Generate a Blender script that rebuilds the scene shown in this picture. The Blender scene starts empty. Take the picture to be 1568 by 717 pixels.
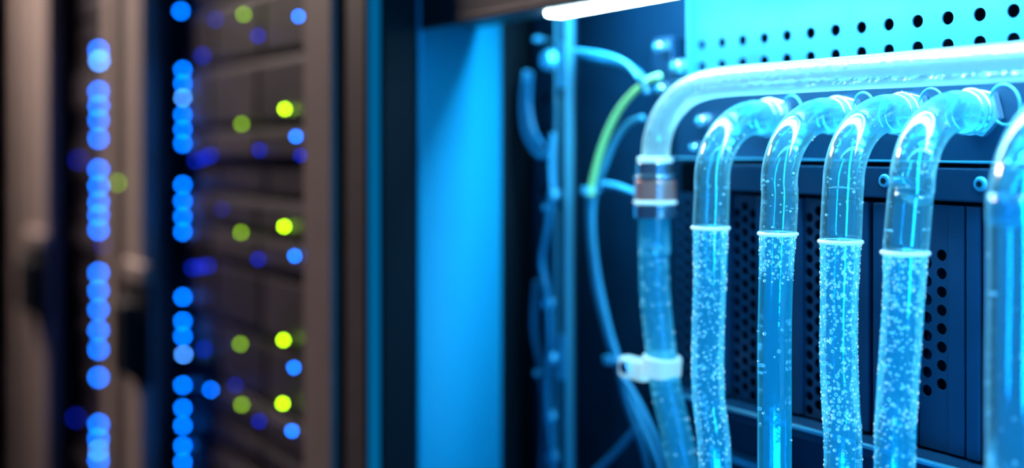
import bpy, bmesh, math, random
from mathutils import Vector, Matrix
random.seed(7)
scene = bpy.context.scene
scene.view_settings.view_transform = 'Standard'
scene.view_settings.look = 'None'

# ---------------------------------------------------------------- camera geometry
F_ = 1700.0; W_ = 1568.0; CX = 784.0; HY = 225.0
AL = math.atan2(1134.0, F_)
S, C = math.sin(AL), math.cos(AL)
CZ = 1.35
def P(px, py, Y):
    """point on the vertical plane y=Y (parallel to the rack row)"""
    t = (px-CX)/F_
    X = Y*(t*S-C)/(S+t*C)
    z = -X*C+Y*S
    return Vector((X, Y, CZ+(HY-py)*z/F_))
def XX(px, Y): return P(px, HY, Y).x
def depth(X, Y): return -X*C+Y*S

cam_d = bpy.data.cameras.new('camera'); cam = bpy.data.objects.new('camera', cam_d)
scene.collection.objects.link(cam); scene.camera = cam
M = Matrix(((S, 0, C, 0), (C, 0, -S, 0), (0, 1, 0, CZ), (0, 0, 0, 1)))
cam.matrix_world = M
cam_d.sensor_width = 36; cam_d.lens = 36*F_/W_
cam_d.shift_y = -(358.4-HY)/W_
cam_d.clip_start = 0.02
cam_d.dof.use_dof = True
fd = P(1270, 300, .61); FD = depth(fd.x, fd.y)
cam_d.dof.focus_distance = FD
A = 54*FD/F_
cam_d.dof.aperture_fstop = cam_d.lens/1000/A

# ---------------------------------------------------------------- materials
def pmat(name, col, rough=.5, metal=0., noise=0., emi=None, es=0., scale=30, spec=.5, bump=0.):
    m = bpy.data.materials.new(name); m.use_nodes = True
    nt = m.node_tree; b = nt.nodes['Principled BSDF']
    b.inputs['Base Color'].default_value = (*col, 1)
    b.inputs['Roughness'].default_value = rough
    b.inputs['Metallic'].default_value = metal
    b.inputs['Specular IOR Level'].default_value = spec
    tc = nt.nodes.new('ShaderNodeTexCoord'); n = nt.nodes.new('ShaderNodeTexNoise')
    n.inputs['Scale'].default_value = scale
    nt.links.new(tc.outputs['Object'], n.inputs['Vector'])
    if noise > 0:
        r = nt.nodes.new('ShaderNodeValToRGB')
        r.color_ramp.elements[0].position = .3; r.color_ramp.elements[1].position = .7
        r.color_ramp.elements[0].color = (*[c*(1-noise) for c in col], 1)
        r.color_ramp.elements[1].color = (*[min(1, c*(1+noise)) for c in col], 1)
        nt.links.new(n.outputs['Fac'], r.inputs['Fac']); nt.links.new(r.outputs['Color'], b.inputs['Base Color'])
    if emi:
        b.inputs['Emission Color'].default_value = (*emi, 1); b.inputs['Emission Strength'].default_value = es
    return m
def emat(name, col, s):
    m = bpy.data.materials.new(name); m.use_nodes = True; nt = m.node_tree; nt.nodes.clear()
    e = nt.nodes.new('ShaderNodeEmission'); o = nt.nodes.new('ShaderNodeOutputMaterial')
    e.inputs[0].default_value = (*col, 1); e.inputs[1].default_value = s
    nt.links.new(e.outputs[0], o.inputs[0]); return m
def tubemat(name, tint, body, lo, hi, glow, gs, bumpscale=0, bstr=.3, gmul=.95, power=2.0):
    m = bpy.data.materials.new(name); m.use_nodes = True; nt = m.node_tree; nt.nodes.clear()
    N = nt.nodes.new; L = nt.links.new
    o = N('ShaderNodeOutputMaterial'); tr = N('ShaderNodeBsdfTransparent'); tr.inputs[0].default_value = (*tint, 1)
    df = N('ShaderNodeBsdfDiffuse'); df.inputs[0].default_value = (*body, 1)
    tl = N('ShaderNodeBsdfTranslucent'); tl.inputs[0].default_value = (*body, 1)
    m1 = N('ShaderNodeMixShader'); m1.inputs[0].default_value = .5; L(df.outputs[0], m1.inputs[1]); L(tl.outputs[0], m1.inputs[2])
    em = N('ShaderNodeEmission'); em.inputs[0].default_value = (*glow, 1); em.inputs[1].default_value = gs  # emission stands in for light and highlights the tubes catch
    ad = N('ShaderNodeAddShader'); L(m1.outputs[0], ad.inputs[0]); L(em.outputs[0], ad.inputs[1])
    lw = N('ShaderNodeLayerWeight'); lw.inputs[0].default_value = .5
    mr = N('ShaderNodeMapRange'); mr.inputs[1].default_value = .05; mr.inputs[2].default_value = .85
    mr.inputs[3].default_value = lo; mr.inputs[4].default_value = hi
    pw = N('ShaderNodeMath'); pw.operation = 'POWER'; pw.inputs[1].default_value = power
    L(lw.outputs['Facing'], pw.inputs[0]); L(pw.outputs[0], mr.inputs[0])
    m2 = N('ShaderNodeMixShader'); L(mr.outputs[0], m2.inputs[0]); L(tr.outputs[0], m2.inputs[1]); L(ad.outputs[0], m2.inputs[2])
    gl = N('ShaderNodeBsdfGlossy'); gl.inputs['Roughness'].default_value = .11; gl.inputs[0].default_value = (1, 1, 1, 1)
    fr = N('ShaderNodeFresnel'); fr.inputs[0].default_value = 1.5
    ma = N('ShaderNodeMath'); ma.operation = 'MULTIPLY_ADD'; ma.inputs[1].default_value = gmul; ma.inputs[2].default_value = .09
    L(fr.outputs[0], ma.inputs[0])
    m3 = N('ShaderNodeMixShader'); L(ma.outputs[0], m3.inputs[0]); L(m2.outputs[0], m3.inputs[1]); L(gl.outputs[0], m3.inputs[2])
    if bumpscale:
        tc = N('ShaderNodeTexCoord'); n = N('ShaderNodeTexNoise'); n.inputs['Scale'].default_value = bumpscale
        L(tc.outputs['Object'], n.inputs['Vector'])
        bn = N('ShaderNodeBump'); bn.inputs['Strength'].default_value = bstr; bn.inputs['Distance'].default_value = .003
        L(n.outputs['Fac'], bn.inputs['Height'])
        for q in (gl, df): L(bn.outputs['Normal'], q.inputs['Normal'])
    L(m3.outputs[0], o.inputs[0]); return m
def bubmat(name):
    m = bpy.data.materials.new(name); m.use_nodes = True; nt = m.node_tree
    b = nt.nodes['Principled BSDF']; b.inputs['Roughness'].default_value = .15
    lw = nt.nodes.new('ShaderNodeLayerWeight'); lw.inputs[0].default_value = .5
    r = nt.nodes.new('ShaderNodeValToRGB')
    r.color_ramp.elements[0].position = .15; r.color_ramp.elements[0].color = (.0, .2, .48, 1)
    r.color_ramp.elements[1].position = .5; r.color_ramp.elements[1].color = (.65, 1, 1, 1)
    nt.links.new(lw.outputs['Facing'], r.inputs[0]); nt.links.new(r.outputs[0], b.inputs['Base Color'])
    nt.links.new(r.outputs[0], b.inputs['Emission Color']); b.inputs['Emission Strength'].default_value = 1.5  # bright rims and glow are painted in; the bubbles are opaque
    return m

M_taupe = pmat('taupe_powdercoat', (.26, .205, .19), .5, .2, .06)
M_taupe2 = pmat('dark_taupe_powdercoat', (.10, .08, .08), .5, .2, .06)
M_black = pmat('black_rubber', (.003, .005, .008), .6, spec=.2)
M_brown = pmat('dark_server_face', (.022, .016, .026), .5, .2, .3, scale=12)
M_brown2 = pmat('drive_bay_face', (.038, .03, .04), .5, .2, .3, scale=12)
M_blue = pmat('side_panel_paint', (.006, .28, .44), .6, 0., .05, scale=8, spec=.12)
M_navy = pmat('navy_sheet_metal', (.015, .12, .2), .4, .5, .1, scale=20)
M_post = pmat('dark_blue_post', (.004, .03, .065), .4, .3, .1, scale=20)
M_navy2 = pmat('navy_painted_chassis', (.006, .048, .10), .42, .3, .12, scale=25)
M_dark = pmat('dark_recess', (.002, .008, .016), .7, spec=.2)
M_perf = pmat('zinc_perforated_sheet', (.05, .30, .44), .38, .4, .25, scale=14)
M_chrome = pmat('chrome', (.65, .88, .97), .16, .9)
M_brass = pmat('brushed_nickel_brass', (1., .72, .6), .22, .75, emi=(1, .5, .38), es=.07)  # weak emission paints in warm room reflections on the nut
M_steel = pmat('steel_edge', (.12, .5, .65), .35, .5)
M_bolt = pmat('zinc_bolt', (.12, .6, .85), .25, .5)
M_white = pmat('white_silicone', (.8, .98, 1), .3, emi=(.45, .9, 1), es=.55)  # emission puts the strongly lit look of the rings into the material
M_cable = pmat('pale_cable_jacket', (.06, .45, .7), .35)
M_cabdk = pmat('dark_cable_jacket', (.01, .16, .29), .35)
M_green = pmat('yellow_green_cable', (.4, .95, .35), .35, emi=(.2, .8, .3), es=.12)
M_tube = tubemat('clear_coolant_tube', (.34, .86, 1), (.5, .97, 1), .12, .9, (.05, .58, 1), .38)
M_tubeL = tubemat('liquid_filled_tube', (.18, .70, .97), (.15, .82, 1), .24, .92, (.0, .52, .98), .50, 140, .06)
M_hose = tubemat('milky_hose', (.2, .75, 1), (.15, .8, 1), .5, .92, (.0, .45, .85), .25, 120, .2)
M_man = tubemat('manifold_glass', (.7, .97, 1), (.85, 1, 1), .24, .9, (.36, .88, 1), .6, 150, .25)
M_bub = bubmat('air_bubbles')
M_lamp = emat('led_tube_white', (.6, .94, 1), 24)
M_trimb = emat('caught_blue_light', (0, .14, .36), .8)  # emission stands in for blue light caught by the post edge
M_ledB = emat('led_blue', (.0, .15, 1.0), 34)
M_ledBw = emat('led_blue_bright', (.06, .30, 1.0), 40)
M_ledBref = emat('led_blue_reflection', (.0, .03, 1.0), 3.6)  # weak emission standing in for reflections of the blue LEDs
M_ledG = emat('led_green', (.38, .85, .0), 34)
M_ledGd = emat('led_green_dim', (.3, .62, .0), 9)
M_floor = pmat('floor_tiles', (.05, .05, .06), .4, 0, .1, scale=4)
M_wall = pmat('wall_paint', (.08, .08, .09), .8, 0, .05, scale=4)

# ---------------------------------------------------------------- mesh helpers
def link(o, parent=None):
    scene.collection.objects.link(o)
    if parent: o.parent = parent
    return o
def empty(name, parent=None):
    e = bpy.data.objects.new(name, None); e.empty_display_size = .05; return link(e, parent)
def mesh(name, v, f, mat, parent=None, smooth=False):
    me = bpy.data.meshes.new(name); me.from_pydata(v, [], f); me.update()
    me.materials.append(mat)
    if smooth: me.polygons.foreach_set('use_smooth', [True]*len(me.polygons))
    return link(bpy.data.objects.new(name, me), parent)
def box(name, x0, x1, y0, y1, z0, z1, mat, parent=None, bev=.0015):
    x0, x1 = min(x0, x1), max(x0, x1); z0, z1 = min(z0, z1), max(z0, z1)
    v = [(x, y, z) for x in (x0, x1) for y in (y0, y1) for z in (z0, z1)]
    f = [(0, 1, 3, 2), (4, 6, 7, 5), (0, 4, 5, 1), (2, 3, 7, 6), (0, 2, 6, 4), (1, 5, 7, 3)]
    o = mesh(name, v, f, mat, parent)
    if bev:
        m = o.modifiers.new('bevel', 'BEVEL'); m.width = bev; m.segments = 2; m.limit_method = 'ANGLE'
    return o
def cyl_data(p, axis, r, h, n=24, r2=None):
    axis = Vector(axis).normalized(); u = axis.orthogonal().normalized(); w = axis.cross(u)
    r2 = r if r2 is None else r2
    v = []; f = []
    for k, (rr, s) in enumerate(((r, 0), (r2, h))):
        for i in range(n):
            a = 2*math.pi*i/n; v.append(tuple(Vector(p)+axis*s+u*rr*math.cos(a)+w*rr*math.sin(a)))
    for i in range(n): f.append((i, (i+1) % n, n+(i+1) % n, n+i))
    f.append(tuple(range(n))[::-1]); f.append(tuple(range(n, 2*n)))
    return v, f
def cyl(name, p, axis, r, h, mat, parent=None, n=24, r2=None, bev=.0006):
    v, f = cyl_data(p, axis, r, h, n, r2); o = mesh(name, v, f, mat, parent)
    if bev:
        m = o.modifiers.new('bevel', 'BEVEL'); m.width = bev; m.segments = 2; m.limit_method = 'ANGLE'
    return o
def torus(name, p, axis, R, r, mat, parent=None, n=40, k=10):
    axis = Vector(axis).normalized(); u = axis.orthogonal().normalized(); w = axis.cross(u)
    v = []; f = []
    for i in range(n):
        a = 2*math.pi*i/n; d = u*math.cos(a)+w*math.sin(a)
        for j in range(k):
            b = 2*math.pi*j/k; v.append(tuple(Vector(p)+d*(R+r*math.cos(b))+axis*r*math.sin(b)))
    for i in range(n):
        for j in range(k):
            f.append((i*k+j, ((i+1) % n)*k+j, ((i+1) % n)*k+(j+1) % k, i*k+(j+1) % k))
    return mesh(name, v, f, mat, parent, True)
def catmull(pts, sub=8):
    out = []; n = len(pts)
    for i in range(n-1):
        p0 = pts[max(i-1, 0)]; p1 = pts[i]; p2 = pts[i+1]; p3 = pts[min(i+2, n-1)]
        for s in range(sub):
            t = s/sub
            out.append([.5*((2*b)+(-a+c)*t+(2*a-5*b+4*c-d)*t*t+(-a+3*b-3*c+d)*t**3) for a, b, c, d in zip(p0, p1, p2, p3)])
    out.append(list(pts[-1])); return out
def frames(path):
    pts = [Vector(q[:3]) for q in path]; fr = []
    u = None
    for i in range(len(pts)):
        t = (pts[min(i+1, len(pts)-1)]-pts[max(i-1, 0)]).normalized()
        if u is None: u = t.orthogonal().normalized()
        u = (u-t*u.dot(t)).normalized(); fr.append((pts[i], t, u, t.cross(u)))
    return fr
def sweep(name, pts, mat, parent=None, sub=8, n=28, cap=True):
    path = catmull(pts, sub) if sub > 1 else [list(q) for q in pts]
    fr = frames(path); v = []; f = []
    for (p, t, u, w), q in zip(fr, path):
        for i in range(n):
            a = 2*math.pi*i/n; v.append(tuple(p+(u*math.cos(a)+w*math.sin(a))*q[3]))
    for k in range(len(path)-1):
        for i in range(n):
            f.append((k*n+i, k*n+(i+1) % n, (k+1)*n+(i+1) % n, (k+1)*n+i))
    if cap:
        f.append(tuple(range(n))[::-1]); f.append(tuple(range((len(path)-1)*n, len(path)*n)))
    return mesh(name, v, f, mat, parent, True), path, fr
def pr(px, py, Y, r):
    q = P(px, py, Y); return (q.x, q.y, q.z, r)
bm = bmesh.new(); bmesh.ops.create_icosphere(bm, subdivisions=2, radius=1)
ICOV = [x.co.copy() for x in bm.verts]; ICOF = [[q.index for q in x.verts] for x in bm.faces]; bm.free()
def balls(name, items, mat, parent=None):
    v = []; f = []
    for p, r in items:
        o = len(v); v += [tuple(Vector(p)+c*r) for c in ICOV]; f += [[i+o for i in q] for q in ICOF]
    return mesh(name, v, f, mat, parent, True)
def perf(name, x0, z0, z1, y, pitx, pitz, ncol, r, mat, parent=None, stag=True, th=.0015, skip=None):
    v = []; f = []; n = 16
    def quad(a, b, c, d):
        o = len(v); v.extend([(a, y, c), (b, y, c), (b, y, d), (a, y, d)]); f.append((o, o+1, o+2, o+3))
    for i in range(ncol):
        xa = x0+i*pitx; off = (pitz/2 if (stag and i % 2) else 0)
        z = z0+off
        if off: quad(xa, xa+pitx, z0, z)
        while z+pitz <= z1+1e-9:
            cx, cz = xa+pitx/2, z+pitz/2; o = len(v)
            for k in range(n):
                a = 2*math.pi*k/n; c, s = math.cos(a), math.sin(a); m = max(abs(c), abs(s))
                v.append((cx+c/m*pitx/2, y, cz+s/m*pitz/2)); v.append((cx+c*r, y, cz+s*r)); v.append((cx+c*r, y+th, cz+s*r))
            for k in range(n):
                a = o+3*k; b = o+3*((k+1) % n)
                f.append((a, b, b+1, a+1)); f.append((a+1, b+1, b+2, a+2))
            z += pitz
        if z1-z > 1e-5: quad(xa, xa+pitx, z, z1)
    return mesh(name, v, f, mat, parent)
def screw(name, p, r, mat, parent):
    cyl(name, p, (0, -1, 0), r, .002, mat, parent, 24, r*.8)
    cyl(name+'_socket', (p[0], p[1]-.0019, p[2]), (0, -1, 0), r*.45, .0004, M_dark, parent, 6, bev=0)

# ---------------------------------------------------------------- room
box('floor', -5.5, 2.5, -2.5, 1.6, -.05, 0, M_floor, None, 0)
box('ceiling', -5.5, 2.5, -2.5, 1.6, 2.7, 2.75, M_wall, None, 0)
box('wall_back', -5.5, 2.5, 1.6, 1.65, 0, 2.7, M_wall, None, 0)
box('wall_left', -5.55, -5.5, -2.5, 1.6, 0, 2.7, M_wall, None, 0)

HT = 2.1
def closed_cab(xl, xr, sl, sr, handle):
    e = empty('server_rack_cabinet')
    box('side_panel_left', xl, xl+.012, .51, 1.3, .0, HT, M_taupe2, e)
    box('side_panel_right', xr-.012, xr, .51, 1.3, .0, HT, M_taupe2, e)
    box('back_panel', xl, xr, 1.28, 1.3, .0, HT, M_taupe2, e)
    box('roof', xl, xr, .51, 1.3, HT-.02, HT, M_taupe2, e)
    box('plinth', xl, xr, .5, 1.3, 0, .1, M_taupe2, e)
    box('door_stile_left', xl+.003, xl+sl, .485, .51, .1, HT, M_taupe, e, .004)
    g = .025
    box('door_stile_right', xr-sr, xr-sr*.42-g/2, .485, .51, .1, HT, M_taupe, e, .004)
    box('door_stile_gasket', xr-sr*.42-g/2, xr-sr*.42+g/2, .497, .51, .1, HT, M_black, e, 0)
    box('door_stile_outer', xr-sr*.42+g/2, xr-.003, .488, .51, .1, HT, M_taupe2, e, .004)
    box('door_rail_top', xl+sl, xr-sr, .487, .51, HT-.09, HT, M_taupe, e)
    box('door_rail_bottom', xl+sl, xr-sr, .487, .51, .1, .18, M_taupe, e)
    z = .2; i = 0
    while z < HT-.15:
        h = random.choice([.042, .042, .086])
        y = .55+random.choice([0, .006, .012])
        box('server_unit_%02d' % i, xl+.03, xr-.03, y, 1.1, z, z+h, M_brown, e, .002)
        for k in range(4):
            xx = xl+.05+(xr-xl-.1)*k/4
            box('drive_bay_%02d_%d' % (i, k), xx+.006, xx+(xr-xl-.1)/4-.006, y-.006, y, z+.006, z+h-.006, M_brown2 if random.random() < .35 else M_brown, e, .001)
        z += h+.006; i += 1
    if handle:
        hx, z0, z1, w = handle
        box('door_handle_plate', hx-w/2, hx+w/2, .472, .486, z0, z1, M_black, e, .005)
        box('door_handle_lever', hx-w*.3, hx+w*.3, .445, .474, z0+.02, z1-.03, M_black, e, .006)
        box('door_handle_cap', hx-w*.55, hx+w*.5, .468, .486, z1, z1+.03, M_taupe, e, .005)
    return e
x580, x205, x60 = XX(580, .5), XX(205, .5), XX(58, .5)
hz0 = P(200, 585, .47).z; hz1 = P(200, 430, .47).z
c2 = closed_cab(x205+.001, x580-.001, XX(230, .5)-x205, x580-XX(483, .5), (XX(203, .47), hz0, hz1, .11))
c3 = closed_cab(x60+.001, x205-.001, XX(80, .5)-x60, x205-XX(172, .5), (XX(52, .47), hz0, hz1, .16))
c4 = closed_cab(x60-.9, x60-.001, .14, .22, None)

def leds(name, lst, mat, parent, rp, Y=.538):
    it = []
    for q in lst:
        p = P(q[0], q[1], Y); it.append((p, rp*(q[2] if len(q) > 2 else 1)*depth(p.x, p.y)/F_))
    balls(name, it, mat, parent)
A_ = [140,162,184,212,260,285,310,330,352,418,445,474,506,535,578,650,672,705]
B_ = [128,176,198,220,283,308,332,355,455,492,515,590,625,652,683,708]
leds('status_leds_blue_bars', [(151, y) for y in A_]+[(151, 77)], M_ledB, c3, 3.5)
leds('status_leds_blue_bright', [(152, 93), (151, 690, .7)], M_ledBw, c3, 3.2)
leds('status_leds_green', [(180, 280)], M_ledGd, c3, 2.6, .48)
leds('led_reflections_blue', [(160, 375, 1.2), (120, 245), (116, 640, 1.0)], M_ledBref, c3, 3.0)  # emissive balls placed as blurred reflections, not further LEDs
leds('status_leds_blue_bars', [(280, y) for y in B_]+[(277, 17), (280, 107), (323, 597, .8)]+[(447, 660, .9), (450, 563, .9), (478, 662, .8), (478, 215, .8), (478, 395, .8), (453, 209, .9), (451, 392, .9), (457, 25, .9)], M_ledB, c2, 3.1)
leds('status_leds_blue_bright', [(280, 150, .85), (281, 543, .85), (457, 25, .7), (453, 209, .6), (451, 392, .6)], M_ledBw, c2, 2.8)
leds('status_leds_green', [(436, 167), (435, 347), (434, 521), (433, 618), (484, 347)], M_ledG, c2, 3)
leds('status_leds_green_dim', [(370, 190), (369, 356), (368, 527), (370, 620), (373, 22)], M_ledGd, c2, 3)
leds('led_reflections_blue', [(310, 85), (300, 246), (312, 242), (322, 238), (295, 410), (306, 409), (318, 407), (395, 55), (397, 230), (395, 397), (312, 535), (397, 645), (460, 238), (330, 30, .8), (340, 320, .6), (360, 590, .8)], M_ledBref, c2, 3.4)  # painted-in reflections beside the real LEDs

# ---------------------------------------------------------------- open cabinet
oc = empty('open_rack_cabinet')
XW = XX(640, .529)
XR = -.13
ztop_panel = P(740, 18, .6).z+.02
box('caught_light_strip', x580+.003, XW-.004, .487, .49, .1, HT, M_trimb, oc, .001)  # self-lit trim added where the edge would catch blue light
box('front_post', x580+.002, XW+.001, .49, .528, 0, HT, M_black, oc, .003)
box('side_panel_outer', x580+.001, x580+.005, .528, 1.3, 0, HT, M_dark, oc, 0)
# inner side panel: rear edge rolled away, a shape added to darken it towards the back
prof = [(XW-.003, .530), (XW, .533), (XW, .57)]
for k in range(1, 17):
    a = math.radians(52)*k/16; Rr = .085
    prof.append((XW-Rr*(1-math.cos(a))*.46, .57+Rr*math.sin(a)))
v = []; f = []
for (x, y) in prof: v += [(x, y, .05), (x, y, ztop_panel)]
for k in range(len(prof)-1): f.append((2*k, 2*k+2, 2*k+3, 2*k+1))
sp = mesh('side_panel_inner', v, f, M_blue, oc, True)
sp.modifiers.new('solid', 'SOLIDIFY').thickness = .0012
box('side_panel_hem', XW-.01, XW+.002, .5285, .5325, .05, ztop_panel, M_blue, oc, .001)
box('channel_wall', x580+.005, XW-.016, .637, .70, .05, HT-.05, M_black, oc, 0)
box('channel_back', x580+.005, XX(864, .672), .672, .68, .05, HT-.05, M_black, oc, 0)
xl0, xl1 = XX(818, .668), XX(852, .668)
perf('lacing_bar', xl0, .2, HT-.1, .668, xl1-xl0, .032, 1, .0055, M_post, oc, False)
box('recess_back', XX(864, .71), XR, .715, .72, .05, HT-.05, M_navy2, oc, 0)
box('right_side_panel', XR, XR+.015, .50, 1.3, 0, HT, M_navy, oc)
box('back_panel', x580+.008, XR, 1.28, 1.3, 0, HT, M_dark, oc, 0)
box('roof', x580+.002, XR, .5, 1.3, HT-.02, HT, M_taupe2, oc)
box('base', x580+.014, XR, .53, 1.28, 0, .1, M_dark, oc)
xa, xb = XX(862, .66), XX(884, .66)
box('slotted_post_face', xa, xb, .655, .66, .1, HT-.05, M_post, oc, .001)
box('slotted_post_lip', xb-.0015, xb, .646, .656, .1, HT-.05, M_steel, oc, .0006)
box('slotted_post_edge', xa, xa+.0015, .650, .656, .1, HT-.05, M_steel, oc, .0006)
for i, yy in enumerate((95, 545)):
    p = P(872, yy, .655); box('post_clip_%d' % i, xa+.003, xb-.003, .650, .655, p.z-.025, p.z+.02, M_steel, oc, .001)
hz = P(850, 20, .56).z
box('header_panel', XW+.002, XR, .53, .60, hz+.006, hz+.05, M_taupe2, oc, .002)
box('header_lip', XW+.002, XR, .53, .535, hz-.0, hz+.008, M_taupe2, oc, .001)
lamp = empty('led_strip_light')
lx0 = XX(848, .585); lz = P(852, 18, .585).z
box('lamp_tube', lx0, XR-.02, .574, .594, lz-.005, lz+.004, M_lamp, lamp, .003)
box('lamp_housing', lx0-.01, XR-.01, .573, .598, lz+.004, lz+.008, M_steel, lamp, .001)

# perforated sheet
z_row1 = P(1210, 54, .68).z
pp = empty('perforated_panel')
x0p = XX(1060, .68); ncol = int((XR-x0p)/.0245)
zz0 = z_row1-.0095-.019
perf('perforated_sheet', x0p, zz0, zz0+.019*2, .68, .0245, .019, ncol, .0047, M_perf, pp, False)
box('sheet_upper', x0p, x0p+ncol*.0245, .68, .6815, zz0+.038, zz0+.16, M_perf, pp, 0)
box('sheet_fold', x0p-.003, x0p, .676, .69, zz0, zz0+.16, M_steel, pp, 0)
box('dark_plenum', x0p, x0p+ncol*.0245, .70, .705, zz0, zz0+.16, M_dark, pp, 0)

# bulkhead rail
zb0 = P(1200, 243, .665).z; zb1 = zz0-.003
bh = empty('manifold_bulkhead')
xl = XX(1033, .67)
box('bulkhead_plate', xl, XR-.001, .672, .69, zb0, zb1, M_navy2, bh, .001)
box('bulkhead_lower_lip', xl, XR-.001, .655, .674, zb0-.0015, zb0, M_steel, bh, .0004)
box('bulkhead_upper_lip', xl, XR-.001, .668, .674, zb1, zb1+.0015, M_steel, bh, .0004)

# chassis modules
ch = empty('power_supply_chassis')
cz1 = P(1200, 252, .66).z; cz2 = P(1200, 296, .66).z; cz3 = P(1200, 622, .66).z-.003
xs0 = XX(1118, .66)
box('chassis_top_strip', xs0, XR, .655, .70, cz2, cz1, M_navy2, ch, .0015)
box('chassis_body', XX(1036, .67), XR, .675, .70, cz3, cz1, M_dark, ch, 0)
for px, py in ((1355, 277), (1502, 282)):
    p = P(px, py, .655); screw('strip_screw_%d' % px, (p.x, .655, p.z), .0052, M_steel, ch)
def perfstrip(pxa, n, r, pitch, nm):
    x = XX(pxa, .66); perf(nm, x, cz3, cz2-.003, .66, pitch*.86, pitch, n, r, M_navy2, ch)
    return x+n*pitch*.86
e0 = perfstrip(1036, 5, .0036, .0105, 'vent_grille_0')
box('divider_0', e0, xs0+.001, .655, .675, cz3, cz2-.002, M_navy2, ch, .001)
e1 = perfstrip(1122, 3, .0038, .0105, 'vent_grille_1')
box('module_panel_1', e1+.001, XX(1232, .66)-.001, .657, .675, cz3, cz2-.003, M_navy2, ch, .0015)
e2 = perfstrip(1232, 2, .0038, .0105, 'vent_grille_2')
box('module_panel_2', e2+.001, XX(1334, .66)-.001, .657, .675, cz3, cz2-.003, M_navy2, ch, .0015)
box('module_panel_3', XX(1340, .66), XX(1408, .66)-.001, .657, .675, cz3, cz2-.003, M_navy2, ch, .0015)
x3 = XX(1408, .66)
zt = P(1420, 372, .66).z; zbm = P(1420, 612, .66).z
perf('vent_grille_3', x3, zbm, zt, .66, .0115, .0125, 2, .0040, M_navy2, ch)
x3e = x3+.023
box('module_panel_3_top', x3, x3e, .66, .675, zt, cz2-.003, M_navy2, ch, 0)
box('module_panel_3_bottom', x3, x3e, .66, .675, cz3, zbm, M_navy2, ch, 0)
box('module_panel_4', x3e, XX(1480, .66)-.001, .659, .675, cz3, cz2-.003, M_navy2, ch, .0005)
box('module_panel_5', XX(1483, .66), XX(1506, .66)-.001, .657, .675, cz3, cz2-.003, M_navy2, ch, .001)
box('module_panel_6', XX(1509, .66), XR, .657, .675, cz3, cz2-.003, M_navy2, ch, .001)
sh = empty('equipment_shelf')
box('shelf_front_edge', XX(1036, .65), XR, .640, .70, cz3-.012, cz3-.002, M_navy2, sh, .001)
box('shelf_bead', XX(1036, .65), XR, .636, .641, cz3-.005, cz3-.002, M_steel, sh, .0008)
box('lower_chassis_face', XX(1036, .66), XR, .665, .70, cz3-.3, cz3-.012, M_navy2, sh, .001)
box('lower_rail', XX(1036, .65), XR, .652, .668, cz3-.052, cz3-.046, M_steel, sh, .001)

# ---------------------------------------------------------------- tubes
ZF = P(1180, 180, .66).z
block_z = CZ-.40
def coolant_tube(pxt, lower, ring_y, r, nb, dense_to, Yt=.597, zf=None, rl=.93):
    e = empty('coolant_tube')
    X0 = XX(pxt, Yt); zf = zf or ZF; YE = .667; R = .050 if Yt > .59 else .065
    pts = [(X0, YE, zf, r*.92), (X0, YE-.008, zf, r*.95)]
    for k in range(0, 9):
        a = math.pi/2*k/8; pts.append((X0, Yt+R-R*math.sin(a), zf-R+R*math.cos(a), r))
    lo = [(px, py) for px, py in lower]
    up = [q for q in lo if q[1] < ring_y-4]; dn = [q for q in lo if q[1] > ring_y+4]
    rp = [q for q in lo if abs(q[1]-ring_y) <= 4][0]
    upper = pts+[pr(px, py, Yt, r) for px, py in up]+[pr(rp[0], rp[1], Yt, r*1.02)]
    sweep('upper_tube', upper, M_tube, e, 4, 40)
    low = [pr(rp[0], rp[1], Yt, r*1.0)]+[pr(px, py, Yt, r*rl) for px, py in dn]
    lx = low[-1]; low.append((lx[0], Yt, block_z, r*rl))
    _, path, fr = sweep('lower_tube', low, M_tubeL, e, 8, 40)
    rp3 = P(rp[0], rp[1], Yt)
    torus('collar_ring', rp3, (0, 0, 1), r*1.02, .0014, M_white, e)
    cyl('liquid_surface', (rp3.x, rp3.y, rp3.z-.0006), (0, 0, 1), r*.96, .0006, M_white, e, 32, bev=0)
    it = []
    L = len(path)
    for i in range(nb):
        j = random.random()**1.1*dense_to*(L-1)
        a0 = int(j); t = j-a0; a1 = min(a0+1, L-1)
        p = fr[a0][0].lerp(fr[a1][0], t); u, w = fr[a0][2], fr[a0][3]; rr = path[a0][3]
        an = random.random()*2*math.pi
        s = random.choice([.0004, .0005, .0006, .0007, .0008, .0010])
        it.append((p+(u*math.cos(an)+w*math.sin(an))*(rr-s*.7), s))
    for i in range(26):
        a0 = int(random.random()*(L-1)*.8); p, _, u, w = fr[a0]; an = random.random()*6.28
        s = random.choice([.0006, .0009, .0012])
        it.append((p+(u*math.cos(an)+w*math.sin(an))*(path[a0][3]-s*.7), s))
    pu = frames([list(q) for q in upper])
    for i in range(46):
        a0 = random.randint(5, len(upper)-2); p, _, u, w = pu[a0]; nx = pu[a0+1][0]
        p = p.lerp(nx, random.random()); an = random.random()*6.28
        it.append((p+(u*math.cos(an)+w*math.sin(an))*r*.96, random.choice([.0004, .0006, .0008])))
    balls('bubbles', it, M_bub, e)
    g = empty('hose_fitting', e)
    cyl('hex_nut', (X0, .671, zf), (0, -1, 0), r*1.25, .007, M_chrome, g, 6)
    torus('clamp_ring', (X0, .658, zf), (0, 1, 0), r*1.04, .0016, M_chrome, g)
    torus('clamp_ring_inner', (X0, .651, zf-.0006), (0, 1, 0), r*1.01, .0009, M_chrome, g)
    torus('retainer_wire', (X0+.022, .662, zf+.004), (.25, 1, .1), r*.95, .0009, M_steel, g)
    return e
R0 = .0135
coolant_tube(1090, [(1090, 300), (1088, 349), (1087, 430), (1084, 520), (1085, 610), (1095, 717)], 349, R0, 780, .85)
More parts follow.
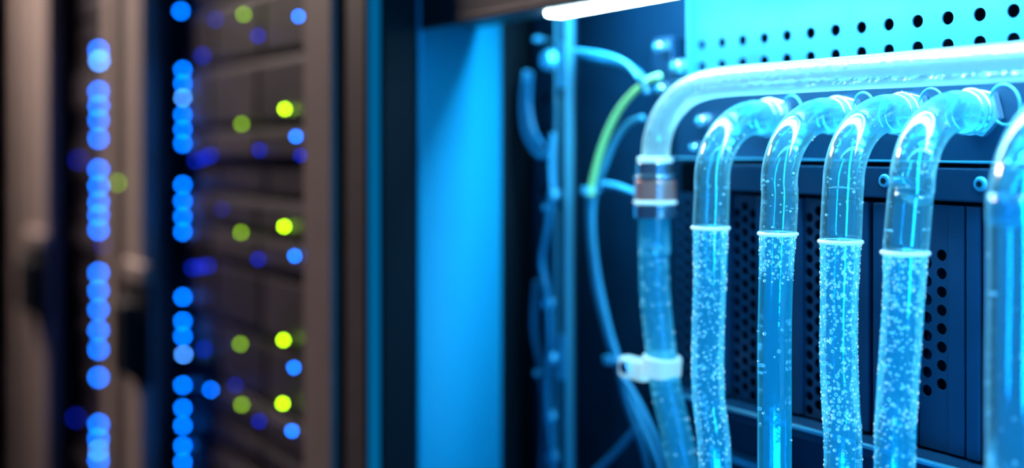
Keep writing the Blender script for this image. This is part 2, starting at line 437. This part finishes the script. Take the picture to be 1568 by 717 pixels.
coolant_tube(1193, [(1194, 300), (1191, 358), (1188, 430), (1186, 520), (1186, 610), (1186, 717)], 358, R0*.96, 190, .2)
coolant_tube(1291, [(1290, 300), (1287, 370), (1285, 450), (1284, 540), (1287, 620), (1291, 717)], 370, R0*1.0, 780, .85)
coolant_tube(1396, [(1394, 300), (1386, 387), (1384, 450), (1378, 540), (1373, 620), (1370, 717)], 387, R0*1.02, 560, .85)
coolant_tube(1556, [(1558, 300), (1558, 440), (1556, 560), (1556, 717), (1556, 760), (1556, 800)], 760, R0*1.17, 60, .6, Yt=.575)
box('coolant_distribution_block', XX(1000, .6), XR-.02, .555, .652, block_z-.08, block_z, M_navy, None, .003)

# manifold
mp = empty('coolant_manifold_pipe')
ym = .62
mz = P(1300, 112, ym).z
rm = .0119
mpts = [(XR-.002, ym, mz, rm)]+[(x, ym, mz, rm) for x in (-.2, -.3, -.4, XX(1300, ym), XX(1200, ym), XX(1120, ym))]
mpts += [pr(1078, 131, ym, rm), pr(1046, 146, ym, rm), pr(1020, 176, ym, rm), pr(1007, 210, ym, rm), pr(1003, 250, ym, rm)]
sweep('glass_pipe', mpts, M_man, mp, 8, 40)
con = empty('pipe_coupling')
def at(px, py): return P(px, py, ym)
def ringcyl(nm, px, y0, y1, r, mat, par, n=40, bev=.0012):
    a, b = at(px, y1), at(px, y0); cyl(nm, a, (0, 0, 1), r, b.z-a.z, mat, par, n, bev=bev)
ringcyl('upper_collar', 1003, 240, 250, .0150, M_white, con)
ringcyl('upper_sleeve', 1003, 248, 270, .0157, M_chrome, con)
ringcyl('upper_band', 1003, 268, 276, .0182, M_chrome, con)
ringcyl('nickel_nut', 1003, 276, 307, .0176, M_brass, con)
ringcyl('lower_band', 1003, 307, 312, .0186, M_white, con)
ringcyl('lower_nut', 1003, 312, 334, .0180, M_chrome, con)
hs = empty('coolant_return_hose')
hp = [pr(1002, 332, ym, .0130), pr(1002, 380, ym, .0138), pr(1001, 392, ym, .0128), pr(1003, 450, ym, .0130), pr(1010, 520, ym, .0130), pr(1021, 600, ym, .0128), pr(1046, 717, ym, .0130)]
l = hp[-1]; hp.append((l[0]+.03, ym, block_z, .013))
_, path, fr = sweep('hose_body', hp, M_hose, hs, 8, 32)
it = []
for i in range(220):
    a0 = random.randint(8, len(path)-8); p, _, u, w = fr[a0]; an = random.random()*6.28
    it.append((p+(u*math.cos(an)+w*math.sin(an))*path[a0][3]*.96, random.choice([.0005, .0008])))
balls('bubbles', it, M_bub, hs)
cl = empty('hose_clamp')
a = P(1012, 575, ym)
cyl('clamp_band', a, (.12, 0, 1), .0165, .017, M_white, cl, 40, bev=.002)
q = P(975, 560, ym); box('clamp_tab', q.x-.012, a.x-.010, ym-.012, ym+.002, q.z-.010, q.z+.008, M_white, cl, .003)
q = P(957, 563, ym-.014); cyl('clamp_screw', (q.x, ym-.010, q.z), (0, -1, 0), .006, .006, M_chrome, cl, 6)

# ---------------------------------------------------------------- cables
def cable(name, pts, r, mat, Y, parent=None):
    s, _, _ = sweep(name, [pr(a, b, (c[0] if c else Y), r) for a, b, *c in pts], mat, parent, 8, 12); return s
cable('yellow_green_cable', [(1010, 116), (985, 128), (950, 165), (925, 215), (908, 275), (905, 300)], .0031, M_green, .65)
cable('coolant_sensor_cable', [(985, 180), (962, 190), (940, 220), (922, 265), (910, 300), (907, 350), (915, 420), (932, 500), (950, 560), (975, 630), (1010, 717), (1020, 780)], .0030, M_cable, .655)
cable('coolant_sensor_cable', [(902, 290), (902, 340), (910, 430), (928, 510), (945, 560), (960, 620), (985, 690), (1000, 760)], .0026, M_cable, .66)
cable('power_cable', [(886, 82), (920, 92), (955, 100), (982, 118), (992, 145)], .0040, M_cabdk, .650)
cable('power_cable', [(880, 78), (925, 84), (960, 98), (978, 120)], .0026, M_cable, .642)
cable('power_cable', [(975, 655), (945, 690), (915, 720), (880, 760)], .0034, M_cable, .67)
cable('power_cable', [(952, 575), (975, 610), (1000, 660), (1012, 690), (1040, 760)], .0028, M_cable, .645)
cable('power_cable', [(925, 283), (945, 286), (972, 296)], .0036, M_cable, .645)
YC = .650
cb = empty('channel_cable_bundle')
cable('cable_1', [(806, 108), (801, 160), (806, 205), (825, 236), (843, 232), (848, 205), (845, 250), (848, 300)], .0034, M_cable, YC, cb)
cable('cable_2', [(813, 110), (810, 160), (817, 200), (832, 225)], .003, M_cabdk, YC-.004, cb)
cable('cable_3', [(822, 430), (818, 500), (828, 560), (835, 640), (828, 760)], .0034, M_cabdk, YC, cb)
cable('cable_4', [(845, 290), (838, 350), (830, 400), (838, 450), (842, 520), (838, 600), (845, 700), (840, 790)], .0030, M_cabdk, YC-.006, cb)
for i, (px, py, r) in enumerate([(836, 92, .012), (845, 300, .007), (836, 318, .005), (836, 465, .007), (842, 550, .007), (822, 572, .004), (840, 640, .007), (843, 702, .007), (820, 60, .004)]):
    q = P(px, py, .645); cyl('bolt_head_%d' % i, (q.x, .651, q.z), (0, -1, 0), r, .008, M_bolt, cb, 16, r*.7, bev=.001)
    cyl('bolt_shank_%d' % i, (q.x, .668, q.z), (0, -1, 0), r*.5, .018, M_steel, cb, 12, bev=0)
zt_ = empty('cable_tie')
for px, py, Y in ((908, 292, .655), (942, 550, .655)):
    q = P(px, py, Y); torus('tie_loop', q, (0, 0, 1), .0065, .0018, M_cable, zt_)
    box('tie_head', q.x-.004, q.x+.004, Y-.012, Y-.006, q.z-.004, q.z+.004, M_cable, zt_, .001)
vc = empty('bleed_valve')
for i, (px, py, r, h) in enumerate([(1018, 72, .0065, .012), (1042, 102, .0075, .01), (1018, 136, .006, .010), (1080, 185, .0065, .010), (1065, 225, .004, .006)]):
    q = P(px, py, .67); cyl('valve_cap_%d' % i, (q.x, .672, q.z), (0, -1, 0), r, h, M_chrome, vc, 8, r*.8, bev=.001)
    cyl('valve_core_%d' % i, (q.x, .672-h, q.z), (0, -1, 0), r*.45, .003, M_bolt, vc, 12, r*.3, bev=.0005)
q = P(1022, 105, .68); box('valve_body', q.x-.012, q.x+.014, .672, .70, q.z-.028, q.z+.028, M_navy2, vc, .002)

# ---------------------------------------------------------------- lights
def area(name, loc, target, sx, sy, power, col, spread=180):
    l = bpy.data.lights.new(name, 'AREA'); l.shape = 'RECTANGLE'; l.size = sx; l.size_y = sy
    l.energy = power; l.color = col; l.spread = math.radians(spread)
    o = bpy.data.objects.new(name, l); link(o); o.location = loc
    o.rotation_euler = (Vector(target)-Vector(loc)).to_track_quat('-Z', 'Y').to_euler(); return o
CY = (.003, .39, 1.0)
a = area('cabinet_ceiling_light', (-.5, .62, CZ+.19), (-.5, .62, 0), .7, .03, 7.5, (.15, .6, 1))
a = area('cabinet_front_light', (-.16, .46, CZ+.05), (-.75, .62, CZ-.05), .035, .5, 3.0, CY)
a = area('cabinet_low_light', (-.25, .40, CZ-.32), (-.75, .64, CZ-.12), .3, .06, 1.4, CY)
a = area('room_ceiling_light', (-3.0, -.15, 2.6), (-2.4, .5, 1.8), 1.0, .4, 34, (1, .82, .7), 95)
w = bpy.data.worlds.new('world'); scene.world = w; w.use_nodes = True
w.node_tree.nodes['Background'].inputs[0].default_value = (.02, .05, .4, 1)
w.node_tree.nodes['Background'].inputs[1].default_value = .16
